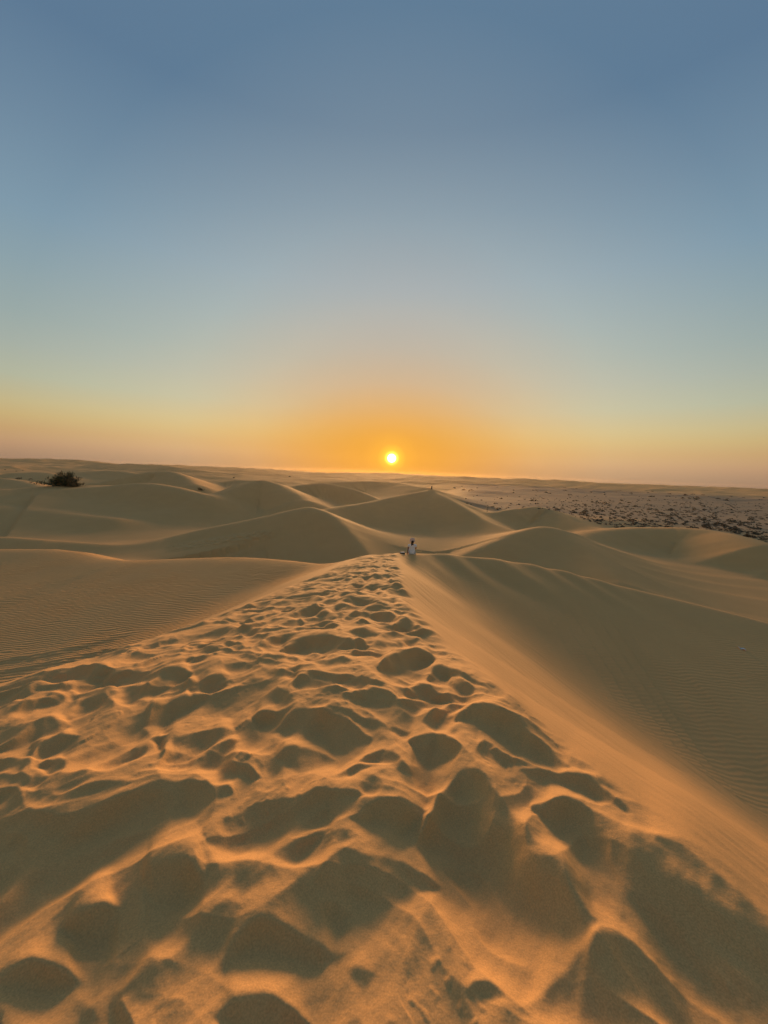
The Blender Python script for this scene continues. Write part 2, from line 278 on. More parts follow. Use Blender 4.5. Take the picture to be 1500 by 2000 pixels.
# ------------------------------------------------------------------ footprints and slumps on the trampled ridge
# each hollow: upper edge (a sharp lip) and lower edge, read off the photograph as (origin x, y, scale) + points
HOLLOWS = [
 (0,1300,3,[(460,100),(540,60),(600,42),(670,40)],[(460,100),(560,92),(640,70),(670,42)]),
 (0,1300,3,[(80,220),(150,175),(220,152),(330,142)],[(80,222),(180,215),(260,190),(330,144)]),
 (0,1300,3,[(590,110),(660,70),(740,50),(800,50)],[(590,112),(680,110),(760,75),(800,52)]),
 (0,1300,3,[(620,145),(720,95),(800,55),(880,55)],[(620,150),(720,135),(820,95),(880,60)]),
 (0,1300,3,[(330,170),(400,125),(500,105),(590,95)],[(330,175),(420,150),(520,125),(590,97)]),
 (0,1300,3,[(380,190),(420,168),(480,163)],[(380,192),(440,194),(480,166)]),
 (0,1300,3,[(70,318),(150,250),(240,215),(370,210)],[(70,320),(170,305),(280,262),(370,212)]),
 (0,1300,3,[(370,275),(460,235),(560,205),(640,165),(700,170)],[(370,278),(470,272),(570,245),(640,215),(700,172)]),
 (0,1300,3,[(810,200),(880,140),(960,90),(1060,55),(1130,60)],[(810,202),(900,192),(1000,160),(1080,115),(1130,62)]),
 (0,1300,3,[(1085,150),(1110,125),(1172,120)],[(1085,152),(1125,172),(1172,125)]),
 (0,1300,3,[(1170,140),(1220,95),(1300,70),(1350,60)],[(1170,150),(1220,140),(1300,110),(1350,62)]),
 (0,1300,3,[(850,350),(900,270),(980,215),(1100,185),(1230,190)],[(850,355),(960,345),(1080,300),(1160,245),(1230,195)]),
 (0,1300,3,[(-90,545),(0,500),(100,450),(200,395),(300,360),(410,355)],[(-90,550),(0,532),(120,510),(240,470),(340,425),(410,358)]),
 (0,1300,3,[(180,560),(240,500),(360,465),(480,460)],[(180,570),(200,610),(260,590),(380,540),(480,462)]),
 (0,1300,3,[(930,640),(960,530),(1020,440),(1150,405),(1370,372)],[(930,645),(1060,640),(1180,570),(1300,470),(1370,378)]),
 (0,1300,3,[(1090,640),(1200,560),(1320,460),(1400,430)],[(1090,648),(1280,640),(1350,540),(1400,432)]),
 (0,1300,3,[(-60,800),(0,770),(50,760),(105,755)],[(-60,860),(0,825),(50,790),(105,757)]),
 (0,1300,3,[(200,670),(280,630),(350,605),(390,612)],[(200,672),(290,660),(360,640),(390,614)]),
 (0,1300,3,[(105,735),(140,700),(200,682),(290,690)],[(105,740),(150,790),(230,770),(290,692)],.6),
 (0,1300,3,[(270,890),(420,810),(600,760),(800,740)],[(270,895),(440,880),(620,830),(800,745)],.6),
 (0,1300,3,[(880,465),(930,440),(1000,430)],[(880,468),(940,480),(1000,432)]),
 (0,1300,3,[(690,590),(780,540),(890,490)],[(690,594),(800,567),(890,495)]),
 (0,0,1,[(-160,1900),(-60,1810),(0,1755),(60,1700),(140,1640),(220,1590),(300,1555),(380,1535),(450,1562)],[(-160,1910),(-60,1850),(0,1815),(100,1770),(200,1710),(270,1665),(340,1615),(420,1585),(450,1565)],.8),
 (400,1300,3,[(500,175),(540,100),(600,95),(650,85),(760,90),(880,100)],[(500,180),(580,210),(680,180),(800,155),(880,102)]),
 (400,1300,3,[(770,163),(830,130),(930,110),(1080,140)],[(770,165),(840,165),(960,150),(1080,142)]),
 (400,1300,3,[(740,213),(760,180),(840,185)],[(740,215),(780,218),(840,187)]),
 (400,1300,3,[(840,215),(880,190),(960,170),(1060,185),(1140,215)],[(840,220),(900,250),(1000,275),(1080,265),(1140,217)]),
 (400,1300,3,[(1140,240),(1180,210),(1260,215),(1310,230)],[(1140,245),(1190,275),(1260,270),(1310,232)],.6),
 (400,1300,3,[(1165,160),(1220,135),(1300,132),(1400,150),(1500,200)],[(1165,165),(1240,190),(1340,205),(1420,208),(1500,203)]),
 (800,1300,3,[(230,100),(240,75),(300,90),(350,130),(385,160)],[(230,102),(240,130),(300,180),(350,180),(385,162)]),
 (400,1300,3,[(280,300),(340,285),(420,290),(470,280),(540,262)],[(280,305),(320,370),(400,360),(470,310),(540,264)]),
 (400,1300,3,[(390,400),(470,330),(560,285),(640,285),(720,320),(820,350),(900,375),(980,430)],[(390,405),(520,420),(640,440),(700,480),(760,550),(820,555),(900,510),(980,435)]),
 (400,1300,3,[(410,560),(480,530),(600,520),(700,520),(770,550)],[(410,565),(480,640),(540,700),(640,660),(770,555)]),
 (400,1300,3,[(740,290),(860,300),(960,330),(1060,370)],[(740,300),(860,345),(960,400),(1060,375)],.5),
 (400,1300,3,[(115,660),(150,620),(250,640),(330,690)],[(115,665),(180,715),(260,730),(330,700)],.7),
 (400,1300,3,[(880,610),(960,540),(1030,515),(1110,560),(1220,640)],[(880,612),(1000,612),(1080,640),(1150,670),(1220,645)]),
 (400,1300,3,[(740,715),(820,650),(900,618),(1060,635)],[(740,718),(850,710),(940,680),(1060,637)]),
 (400,1300,3,[(1070,395),(1120,375),(1230,385)],[(1070,398),(1150,425),(1230,388)],.7),
 (400,1300,3,[(1190,450),(1260,420),(1340,415),(1400,450),(1500,520)],[(1190,455),(1230,560),(1290,608),(1400,590),(1500,525)]),
 (800,1300,3,[(70,330),(150,280),(250,210),(350,225)],[(70,332),(150,350),(230,300),(350,235)]),
 (0,0,1,[(395,1655),(440,1615),(500,1585),(560,1570),(640,1562),(710,1570)],[(395,1660),(430,1680),(500,1660),(560,1662),(600,1640),(710,1575)],1.1),
 (0,0,1,[(535,1680),(590,1640),(640,1635)],[(535,1695),(575,1702),(640,1637)]),
 (0,0,1,[(685,1622),(720,1590),(780,1570),(830,1590)],[(685,1625),(730,1630),(790,1645),(830,1595)]),
 (0,0,1,[(620,1740),(660,1680),(720,1690),(780,1690),(860,1720)],[(620,1745),(660,1790),(720,1800),(780,1795),(860,1725)]),
 (0,0,1,[(620,1780),(650,1760),(692,1785)],[(620,1785),(660,1840),(692,1792)],.7),
 (0,0,1,[(420,1910),(460,1850),(500,1820),(560,1830),(620,1850),(680,1870)],[(420,1915),(480,1892),(560,1888),(620,1892),(680,1880)],1.0),
 (0,0,1,[(415,2005),(460,1975),(510,1962),(560,1975),(615,2005)],[(415,2008),(460,2060),(510,2080),(560,2065),(615,2008)],1.2),
 (0,0,1,[(680,1900),(700,1905),(740,1910)],[(680,1902),(705,1955),(740,1912)],.7),
 (0,1600,3,[(850,450),(862,370),(950,340),(1080,300),(1200,400)],[(850,460),(862,560),(930,620),(1020,640),(1150,560),(1200,440)]),
 (0,1600,3,[(350,655),(480,590),(600,545),(700,540)],[(350,660),(460,800),(540,830),(640,740),(700,545)]),
 (0,1600,3,[(-150,1020),(0,980),(100,910),(200,860),(400,890),(500,930)],[(-150,1030),(0,1030),(150,1050),(280,1050),(400,1000),(500,940)],1.1),
 (0,0,1,[(225,1950),(300,1905),(350,1880),(385,1830),(420,1790),(470,1780)],[(225,1955),(300,2000),(350,1950),(400,1920),(440,1900),(470,1785)],.5),
 (800,1300,3,[(270,310),(340,290),(430,280),(520,320),(640,390),(760,480),(850,550),(935,625)],[(270,325),(340,360),(430,440),(540,510),(640,550),(760,595),(850,615),(935,628)],1.6),
 (800,1300,3,[(385,520),(420,470),(520,530),(640,590),(760,630)],[(385,540),(460,600),(560,630),(640,625),(760,635)]),
 (800,1300,3,[(640,645),(800,640),(950,680),(1050,720),(1150,790),(1290,890)],[(640,650),(760,710),(900,740),(1000,770),(1120,840),(1290,898)]),
 (0,0,1,[(820,1640),(855,1565),(890,1527),(930,1528),(965,1560),(1000,1620),(1050,1690),(1110,1750),(1160,1830)],[(820,1645),(870,1680),(920,1730),(980,1780),(1020,1830),(1060,1860),(1110,1875),(1140,1870),(1160,1832)],1.1),
 (0,0,1,[(1040,1590),(1100,1575),(1150,1590),(1200,1625),(1250,1655),(1300,1670),(1340,1690),(1400,1745),(1460,1800),(1560,1870),(1680,1990)],[(1040,1595),(1090,1640),(1150,1710),(1200,1770),(1260,1830),(1320,1900),(1380,1960),(1440,2000),(1560,2010),(1680,2000)],1.3),
 (0,0,1,[(1010,1990),(1080,1930),(1160,1850),(1230,1860),(1290,1930),(1350,2000)],[(1010,2000),(1100,2060),(1200,2080),(1270,2070),(1350,2010)],.6),
 (0,0,1,[(912,1955),(930,1928),(960,1930),(988,1962)],[(912,1957),(930,1967),(965,1974),(988,1964)],1.4),
 (800,1300,3,[(100,70),(140,10),(180,0),(260,30),(360,80),(470,150)],[(100,75),(180,90),(260,80),(360,110),(470,155)]),
 (600,1080,5,[(750,380),(820,350),(890,338),(960,385),(1040,430)],[(750,382),(850,400),(940,415),(1040,440)]),
 (600,1080,5,[(760,232),(800,225),(850,255),(890,285)],[(760,235),(820,255),(860,280),(890,287)]),
 (600,1080,5,[(820,740),(900,690),(970,683),(1060,720),(1160,800)],[(820,745),(920,770),(1000,790),(1080,795),(1160,803)]),
 (600,1080,5,[(600,950),(720,915),(850,885),(980,830),(1050,815),(1110,845),(1160,880)],[(600,960),(700,1010),(820,970),(960,920),(1080,885),(1160,882)]),
 (600,1080,5,[(680,1170),(750,1090),(850,1030),(980,1000),(1070,965),(1160,970),(1260,1020)],[(680,1190),(800,1200),(900,1160),(1040,1130),(1150,1070),(1260,1025)]),
 (0,0,1,[(-40,1302),(0,1291),(100,1276),(200,1252),(290,1228)],[(-40,1310),(0,1301),(100,1285),(200,1259),(290,1230)],.5),
 (0,0,1,[(-40,1325),(0,1312),(120,1290),(250,1262)],[(-40,1335),(0,1322),(120,1300),(250,1264)],.5),
 (0,0,1,[(547,1275),(563,1261),(590,1252),(625,1253),(660,1256),(690,1261)],[(547,1277),(560,1281),(600,1277),(640,1277),(675,1270),(690,1262)]),
 (600,1080,5,[(440,930),(500,890),(560,910),(620,940)],[(440,935),(500,950),(560,955),(620,942)]),
 (600,1080,5,[(230,1010),(330,985),(540,975),(620,995)],[(230,1015),(320,1030),(480,1032),(620,998)]),
 (600,1080,5,[(60,760),(100,735),(160,718),(250,725),(360,770)],[(60,770),(140,775),(250,780),(360,772)]),
 (600,1080,5,[(380,820),(480,805),(620,800),(760,800)],[(380,825),(470,850),(560,880),(640,850),(760,805)]),
 (600,1080,5,[(270,610),(340,585),(420,580),(510,605)],[(270,615),(330,665),(430,655),(510,608)]),
 (600,1080,5,[(600,620),(640,595),(720,605),(850,620),(970,635)],[(600,622),(700,675),(830,650),(970,638)]),
 (600,1080,5,[(510,580),(600,545),(690,530),(850,550)],[(510,585),(580,605),(720,590),(850,552)]),
 (600,1080,5,[(280,510),(350,480),(450,468),(600,470),(750,485)],[(280,515),(400,505),(560,500),(750,487)]),
 (600,1080,5,[(220,580),(300,530),(420,510),(560,515)],[(220,585),(320,570),(440,555),(560,520)]),
 (600,1080,5,[(470,715),(510,695),(560,700),(640,715)],[(470,720),(530,742),(590,735),(640,717)]),
 (600,1080,5,[(380,345),(440,310),(520,280),(600,300)],[(380,348),(480,340),(560,320),(600,303)]),
 (600,1080,5,[(600,275),(650,245),(740,240)],[(600,278),(660,280),(740,245)]),
 (600,1080,5,[(500,250),(560,225),(640,240)],[(500,255),(580,265),(640,243)]),
 (600,1080,5,[(570,330),(640,305),(700,310),(785,320)],[(570,335),(640,350),(720,335),(785,322)]),
 (600,1080,5,[(440,420),(500,395),(560,390),(620,410)],[(440,425),(520,428),(620,412)]),
 (600,1080,5,[(640,410),(700,375),(750,400)],[(640,420),(700,418),(750,402)]),
 (600,1080,5,[(40,650),(110,615),(180,598),(240,602)],[(40,655),(130,645),(240,605)]),
 (600,1080,5,[(0,600),(100,545),(180,530),(240,520)],[(0,610),(100,590),(240,523)]),
 (600,1080,5,[(250,810),(300,795),(350,810)],[(250,812),(300,832),(350,812)]),
 (600,1080,5,[(-40,1040),(0,1010),(60,990),(120,1000),(200,1045)],[(-40,1045),(0,1060),(60,1075),(120,1075),(200,1048)]),
 (600,1080,5,[(60,1130),(200,1060),(320,1050),(440,1090)],[(60,1140),(200,1190),(350,1170),(440,1100)],.6),
 (600,1080,5,[(780,485),(840,475),(900,488)],[(780,490),(840,500),(900,490)]),
 (600,1080,5,[(780,290),(820,270),(870,310)],[(780,295),(820,312),(870,315)]),
 (300,1160,4.2857,[(1110,225),(1200,180),(1300,140),(1400,115),(1470,108)],[(1110,228),(1220,210),(1330,175),(1470,112)]),
 (300,1160,4.2857,[(690,350),(760,305),(850,275),(980,265)],[(690,355),(800,350),(900,300),(980,270)]),
 (300,1160,4.2857,[(380,415),(450,395),(550,395)],[(380,418),(460,415),(550,400)]),
 (300,1160,4.2857,[(230,495),(300,445),(400,420),(520,420)],[(230,500),(320,490),(430,460),(520,423)]),
 (300,1160,4.2857,[(880,470),(960,420),(1080,370),(1220,350)],[(880,475),(940,482),(1060,430),(1220,355)],1.2),
 (300,1160,4.2857,[(110,640),(200,590),(300,560),(390,570)],[(110,643),(220,620),(390,573)]),
 (300,1160,4.2857,[(280,615),(350,580),(500,540),(620,500)],[(280,620),(400,600),(520,555),(620,503)]),
 (300,1160,4.2857,[(380,520),(450,480),(560,460),(680,440)],[(380,525),(480,520),(580,480),(680,443)]),
 (300,1160,4.2857,[(1190,260),(1230,240),(1270,257)],[(1190,262),(1230,278),(1270,262)]),
 (300,1160,4.2857,[(700,820),(800,750),(900,720),(960,700)],[(700,830),(800,810),(900,760),(960,705)],.6),
 (300,1160,4.2857,[(760,360),(840,330),(900,310),(990,290)],[(760,365),(860,350),(990,295)]),
 (300,1160,4.2857,[(640,490),(760,440),(860,410),(960,380)],[(640,495),(770,470),(960,385)]),
 (300,1160,4.2857,[(1320,215),(1400,180),(1490,170)],[(1320,220),(1420,205),(1490,175)]),
]
GX0, GY0, GS = -200, 1085, 2.0
GW, GH = 1000, 560                        # hollow sheet: 2-pixel cells over the trampled ground
sheet = np.zeros((GH, GW)); cover = np.zeros((GH, GW))
gx = GX0 + GS * np.arange(GW)
for hol in HOLLOWS:
    ox, oy, s, T, B = hol[:5]; gain = (hol[5] if len(hol) > 5 else 1.0) * rng.uniform(.72, 1.1)
    T = np.array(T, float) / s + (ox, oy); B = np.array(B, float) / s + (ox, oy)
    i0 = int(np.ceil((T[0, 0] - GX0) / GS)); i1 = int((T[-1, 0] - GX0) / GS)
    if i1 - i0 < 2: continue
    xs = gx[i0:i1 + 1]
    ty = np.interp(xs, T[:, 0], T[:, 1]); by = np.maximum(np.interp(xs, B[:, 0], B[:, 1]), ty + .4)
    kk = max(1, len(xs) // 14); ker = np.hanning(2 * kk + 3); ker /= ker.sum()
    pad = lambda a: np.convolve(np.pad(a, kk + 1, mode='edge'), ker, 'valid')
    ty, by = pad(ty), pad(by)
    PP = hit(np.concatenate([xs, xs]), np.concatenate([ty, by])); P0, P1 = PP[:len(xs)], PP[len(xs):]
    L = np.hypot(P1[:, 0] - P0[:, 0], P1[:, 1] - P0[:, 1])
    L = np.minimum(L, .9); L = pad(L)
    yy = GY0 + GS * np.arange(GH)[:, None]
    t = (yy - ty[None]) / (by - ty)[None]
    up, dn, lee, end = .15, .125, .72, 2.3
    u = np.clip(t / lee, 0, 1); v = np.clip((t - lee) / (end - lee), 0, 1)
    fall = 1 - (1 - u) ** 1.6                                                # steep lee face under a sharp crest
    g = np.where(t <= 0, up * np.clip(1 + t / 1.7, 0, 1) ** 1.6, up - (up + dn) * fall)
    g = np.where(t > lee, -dn * (1 - v) ** 1.4, g)                           # floor climbing gently back
    sheet[:, i0:i1 + 1] += gain * (L * (1 + .9 * np.exp(-L / .14)))[None] * g
    cover[:, i0:i1 + 1] = np.maximum(cover[:, i0:i1 + 1], (t > -.5) & (t < 2.4))
def blur(a, s):
    n = int(3 * s) + 1; k = np.exp(-.5 * (np.arange(-n, n + 1) / s) ** 2); k /= k.sum()
    a = np.apply_along_axis(lambda v: np.convolve(np.pad(v, n, mode='edge'), k, 'valid'), 0, a)
    return np.apply_along_axis(lambda v: np.convolve(np.pad(v, n, mode='edge'), k, 'valid'), 1, a)
s1 = blur(sheet, .9); s2 = blur(sheet, 3.6)
rowy = (GY0 + GS * np.arange(GH))[:, None]
mixr = sstep(1450, 1800, rowy)
sheet = s1 * (1 - .8 * mixr) + s2 * .8 * mixr
edge = sstep(0, 60, np.arange(GW))[None] * sstep(0, 60, np.arange(GW)[::-1])[None] * sstep(0, 40, np.arange(GH)[::-1])[:, None]
sheet *= edge
def sample(a, px, py):
    u = (px - GX0) / GS; v = (py - GY0) / GS
    ok = np.isfinite(u) & np.isfinite(v) & (u > 0) & (v > 0) & (u < GW - 1.01) & (v < GH - 1.01)
    u = np.where(ok, u, 0); v = np.where(ok, v, 0)
    i = u.astype(int); j = v.astype(int); fu = u - i; fv = v - j
    r = (a[j, i] * (1 - fu) + a[j, i + 1] * fu) * (1 - fv) + (a[j + 1, i] * (1 - fu) + a[j + 1, i + 1] * fu) * fv
    return np.where(ok, r, 0), ok

def surface(x, y):
    """final height of the sand and the masks that pick its fine texture"""
    z = base_height(x, y); r = np.hypot(x, y)
    near = r < 45
    xn, yn, zn = x[near], y[near], z[near]
    xb = np.interp(yn, YB, XB); xs = np.interp(yn, YS, XS)
    onridge = (zn - ridge(xn, yn) < .25) & (yn < 21)
    tramp = sstep(.25, -.15, xn - xb) * sstep(-.6, .2, xn - xs) * onridge
    px, py = project(xn, yn, zn)
    wx = noise(xn * 4.5, yn * 4.5, 81) * 9 + noise(xn * 13, yn * 13, 82) * 1.5; wy = noise(xn * 4.5, yn * 4.5, 83) * 9 + noise(xn * 11, yn * 11, 84) * 1.5
    pers = np.clip((py - 1080) / 500, .1, 1)
    dh, ok = sample(sheet, px + wx * pers, py + wy * pers); cv, _ = sample(blur(cover, 6.0), px, py)
    # scattered footprints where no hollow was read off: small overlapping bowls
    bowls = np.zeros_like(xn)
    fx = rng.uniform(-7, 2, 1500); fy = rng.uniform(-6, 20.5, 1500)
    fa = rng.uniform(.10, .24, 1500); fd = rng.uniform(.15, .4, 1500)
    fx = np.where(fy > 8, np.interp(fy, YS, XS) + (np.interp(fy, YB, XB) - np.interp(fy, YS, XS)) * rng.uniform(.45, 1, 1500), fx)
    order = np.argsort(yn); ys_sorted = yn[order]
    for i in range(1500):
        a = fa[i] * (1.0 if fy[i] < 8 else .8)
        lo, hi = np.searchsorted(ys_sorted, [fy[i] - 2 * a, fy[i] + 2 * a]); idx = order[lo:hi]
        dx = (xn[idx] - fx[i]) / a; dy = (yn[idx] - fy[i]) / (a * 1.25); q = dx * dx + dy * dy
        m = q < 4; idx = idx[m]; q = q[m]
        b = -fd[i] * a * np.exp(-q * 1.3) + fd[i] * a * .28 * np.exp(-(np.sqrt(q) - 1.15) ** 2 * 9)
        bowls[idx] = np.where(np.abs(b) > np.abs(bowls[idx]), b * .7 + bowls[idx] * .3, bowls[idx])
    wgt = np.clip(1 - 1.1 * cv, 0.06, 1)
    rough = fbm(xn * 5 + noise(xn * 3, yn * 3, 8) * .6, yn * 4, 21, 3) * .005
    big = fbm(xn * .8, yn * .9, 33, 2) * .06
    grain_ = fbm(xn * 2.6 + .5 * noise(xn * 2, yn * 2, 37), yn * 2.2, 38, 3) * .007
    crumb = np.clip(noise(xn * 24, yn * 24, 35) - .25, 0, 1) * .009 * sstep(-.1, .6, noise(xn * 1.9, yn * 1.9, 36))
    xw = xn + .38 * noise(xn * 1.1, yn * 1.1, 91); yw = yn + .38 * noise(xn * 1.1, yn * 1.1, 92)
    net = (1 - 2.2 * np.abs(noise(xw * 1.0, yw * 1.5, 93))) * .034 + (1 - 2.2 * np.abs(noise(xw * 2.3, yw * 3.2, 94))) * .015
    drift = noise((xn * .8 - yn * .6) * 9, (xn * .6 + yn * .8) * .9, 39) * .0045 + noise((xn * .8 - yn * .6) * 23, (xn * .6 + yn * .8) * 1.6, 40) * .0018
    # long slide marks on the right flank
    flank = sstep(.0, .5, xn - xb) * onridge
    su = (xn * .89 + yn * .45); sv = (-xn * .45 + yn * .89)
    streak = (noise(su * 5, sv * .45, 41) * .010 + noise(su * 17, sv * .8, 42) * .0035) * (.55 + .9 * np.clip(noise(xn * .5, yn * .5, 43) + .3, 0, 1))
    # slumps below the curved crest at the right of the seated person
    c = DUNES[0]['p']
    slump = sstep(14, 18, yn) * sstep(1, 3, xn) * sstep(14, 8, xn) * sstep(21, 19.5, yn)
    su2 = xn * .75 + yn * .3
    zn = zn + dh * (yn < 30) + tramp * (bowls * wgt * .9 + rough + grain_ + drift + crumb + big + net * sstep(19, 12, yn)) + flank * streak + slump * noise(su2 * .9, yn * .1, 51) * .22
    z[near] = zn
    ripple = np.zeros_like(x)
    rp = (1 - onridge * 1.0) * sstep(40, 25, r[near]) * (1 - .85 * sstep(-1, 3, xn))
    ripple[near] = rp
    tracks = np.zeros_like(x)
    fm = (r > 22) & (r < 70) & (y > 5)
    qx, qy = project(x[fm], y[fm], z[fm])
    line1 = np.interp(qx, [300, 340, 420, 520, 560], [1078, 1070, 1058, 1043, 1036]); line2 = np.interp(qx, [200, 330, 450, 640], [1104, 1100, 1094, 1112])
    tracks[fm] = np.maximum(sstep(9, 3, np.abs(qy - line1)) * sstep(320, 350, qx) * sstep(550, 500, qx), sstep(7, 2, np.abs(qy - line2)) * sstep(430, 470, qx) * sstep(650, 630, qx))
    # small lumps on the far slopes
    z = z + (fbm(x / 9, y / 9, 61, 2) * .10 * sstep(25, 60, r)) + fbm(x / 22, y / 22, 71, 3) * .85 * sstep(170, 330, r)
    return z, ripple, tracks

# the sheet of sand: rings round the standing place, dense where the photograph looks
az = np.concatenate([np.linspace(-61, 61, 761), np.linspace(61, 299, 84)[1:-1]]) * math.pi / 180
rad = np.concatenate([np.linspace(.15, .8, 10)[:-1], np.exp(np.linspace(math.log(.8), math.log(30), 780)), np.exp(np.linspace(math.log(30), math.log(720), 390))[1:]])
RR, AA = np.meshgrid(rad, az, indexing='ij')
X = (RR * np.sin(AA)).ravel(); Y = (RR * np.cos(AA)).ravel()
Z, RIP, TRK = surface(X, Y)
nr, na = len(rad), len(az)
i = np.arange(nr - 1)[:, None] * na; j = np.arange(na)[None]; j2 = (j + 1) % na
quads = np.stack([i + j, i + na + j, i + na + j2, i + j2], -1).reshape(-1, 4)[:, ::-1]
def grid_mesh(name, co, quads, attrs):
    me = bpy.data.meshes.new(name)
    me.vertices.add(len(co)); me.vertices.foreach_set('co', np.ascontiguousarray(co, np.float32).ravel())
    me.loops.add(len(quads) * 4); me.loops.foreach_set('vertex_index', np.ascontiguousarray(quads, np.int32).ravel())
    me.polygons.add(len(quads)); me.polygons.foreach_set('loop_start', np.arange(0, len(quads) * 4, 4, dtype=np.int32))
    me.polygons.foreach_set('use_smooth', np.ones(len(quads), bool))
    me.update()
    for k, v in attrs.items():
        a = me.attributes.new(k, 'FLOAT', 'POINT'); a.data.foreach_set('value', np.ascontiguousarray(v, np.float32))
    me.validate()
    return me
# gravel plain at the right
rr = np.hypot(X, Y); azm = np.degrees(np.arctan2(X, Y))
PLAIN = sstep(9, 14, azm) * sstep(75, 110, rr) * sstep(-2.5, -4.5, Z * 0 + Z - 0) 
sand_me = grid_mesh('desert_sand', np.stack([X, Y, Z], -1), quads, dict(ripple=RIP, tracks=TRK, plain=np.clip(PLAIN, 0, 1)))
sand = bpy.data.objects.new('desert_sand', sand_me); col.objects.link(sand)
sand['kind'] = 'structure'

ZG = Z.reshape(nr, na); LR = np.log(rad)
def sand_z(x, y):
    """height of the finished sand at a place"""
    r = math.log(math.hypot(x, y)); a = math.atan2(x, y)
    i = int(np.clip(np.searchsorted(LR, r) - 1, 0, nr - 2)); j = int(np.clip(np.searchsorted(az, a) - 1, 0, na - 2))
    u = (r - LR[i]) / (LR[i + 1] - LR[i]); v = (a - az[j]) / (az[j + 1] - az[j])
    return float((ZG[i, j] * (1 - u) + ZG[i + 1, j] * u) * (1 - v) + (ZG[i, j + 1] * (1 - u) + ZG[i + 1, j + 1] * u) * v)

# ------------------------------------------------------------------ sand material
def mat_new(name):
    m = bpy.data.materials.new(name); m.use_nodes = True; m.node_tree.nodes.clear(); return m, m.node_tree
def sand_material():
    m, t = mat_new('sand')
    o = N(t, 'ShaderNodeOutputMaterial'); b = N(t, 'ShaderNodeBsdfPrincipled')
    b.inputs['Roughness'].default_value = .9; b.inputs['Specular IOR Level'].default_value = .15
    t.links.new(b.outputs[0], o.inputs[0])
    tc = N(t, 'ShaderNodeTexCoord')
    n1 = N(t, 'ShaderNodeTexNoise'); n1.inputs['Scale'].default_value = .6; n1.inputs['Detail'].default_value = 4
    n2 = N(t, 'ShaderNodeTexNoise'); n2.inputs['Scale'].default_value = 160; n2.inputs['Detail'].default_value = 3
    for n in (n1, n2): t.links.new(tc.outputs['Object'], n.inputs['Vector'])
    r1 = N(t, 'ShaderNodeMix', data_type='RGBA')
    r1.inputs[6].default_value = (.65, .358, .134, 1); r1.inputs[7].default_value = (.73, .41, .158, 1)
    t.links.new(n1.outputs['Fac'], r1.inputs[0])
    r2 = N(t, 'ShaderNodeMix', data_type='RGBA', blend_type='MULTIPLY'); r2.inputs[0].default_value = 1
    cr = N(t, 'ShaderNodeMapRange'); cr.inputs[1].default_value = .25; cr.inputs[2].default_value = .75; cr.inputs[3].default_value = .8; cr.inputs[4].default_value = 1.15
    t.links.new(n2.outputs['Fac'], cr.inputs[0])
    cc = N(t, 'ShaderNodeCombineColor')
    for k in range(3): t.links.new(cr.outputs[0], cc.inputs[k])
    t.links.new(r1.outputs[2], r2.inputs[6]); t.links.new(cc.outputs[0], r2.inputs[7])
    pl = N(t, 'ShaderNodeAttribute', attribute_name='plain')
    r3 = N(t, 'ShaderNodeMix', data_type='RGBA'); r3.inputs[7].default_value = (.31, .225, .135, 1)
    t.links.new(pl.outputs['Fac'], r3.inputs[0]); t.links.new(r2.outputs[2], r3.inputs[6])
    t.links.new(r3.outputs[2], b.inputs['Base Color'])
    # wind ripples: bands across the wind, warped by noise
    mp = N(t, 'ShaderNodeMapping'); mp.inputs['Rotation'].default_value = (0, 0, R(-8)); t.links.new(tc.outputs['Object'], mp.inputs['Vector'])
    wv = N(t, 'ShaderNodeTexWave', wave_type='BANDS', bands_direction='Y', wave_profile='SIN')
    wv.inputs['Scale'].default_value = 2.0; wv.inputs['Distortion'].default_value = 7.0
    wv.inputs['Detail'].default_value = 2.0; wv.inputs['Detail Scale'].default_value = .6
    t.links.new(mp.outputs[0], wv.inputs['Vector'])
    rp = N(t, 'ShaderNodeAttribute', attribute_name='ripple')
    nm = N(t, 'ShaderNodeTexNoise'); nm.inputs['Scale'].default_value = .35; nm.inputs['Detail'].default_value = 3; t.links.new(tc.outputs['Object'], nm.inputs['Vector'])
    mr = N(t, 'ShaderNodeMapRange'); mr.inputs[1].default_value = .38; mr.inputs[2].default_value = .66; mr.inputs[3].default_value = .3; t.links.new(nm.outputs['Fac'], mr.inputs[0])
    m0 = N(t, 'ShaderNodeMath', operation='MULTIPLY'); t.links.new(wv.outputs['Fac'], m0.inputs[0]); t.links.new(mr.outputs[0], m0.inputs[1])
    mu = N(t, 'ShaderNodeMath', operation='MULTIPLY'); t.links.new(m0.outputs[0], mu.inputs[0]); t.links.new(rp.outputs['Fac'], mu.inputs[1])
    b1 = N(t, 'ShaderNodeBump'); b1.inputs['Distance'].default_value = .04; b1.inputs['Strength'].default_value = 1.0
    t.links.new(mu.outputs[0], b1.inputs['Height'])
    vo = N(t, 'ShaderNodeTexVoronoi', feature='SMOOTH_F1'); vo.inputs['Scale'].default_value = 1.9; t.links.new(tc.outputs['Object'], vo.inputs['Vector'])
    ta = N(t, 'ShaderNodeAttribute', attribute_name='tracks')
    tm = N(t, 'ShaderNodeMath', operation='MULTIPLY'); t.links.new(vo.outputs['Distance'], tm.inputs[0]); t.links.new(ta.outputs['Fac'], tm.inputs[1])
    b0 = N(t, 'ShaderNodeBump'); b0.inputs['Distance'].default_value = .35; t.links.new(tm.outputs[0], b0.inputs['Height']); t.links.new(b0.outputs[0], b1.inputs['Normal'])
    n3 = N(t, 'ShaderNodeTexNoise'); n3.inputs['Scale'].default_value = 45; n3.inputs['Detail'].default_value = 5
    t.links.new(tc.outputs['Object'], n3.inputs['Vector'])
    b2 = N(t, 'ShaderNodeBump'); b2.inputs['Distance'].default_value = .004; b2.inputs['Strength'].default_value = .5
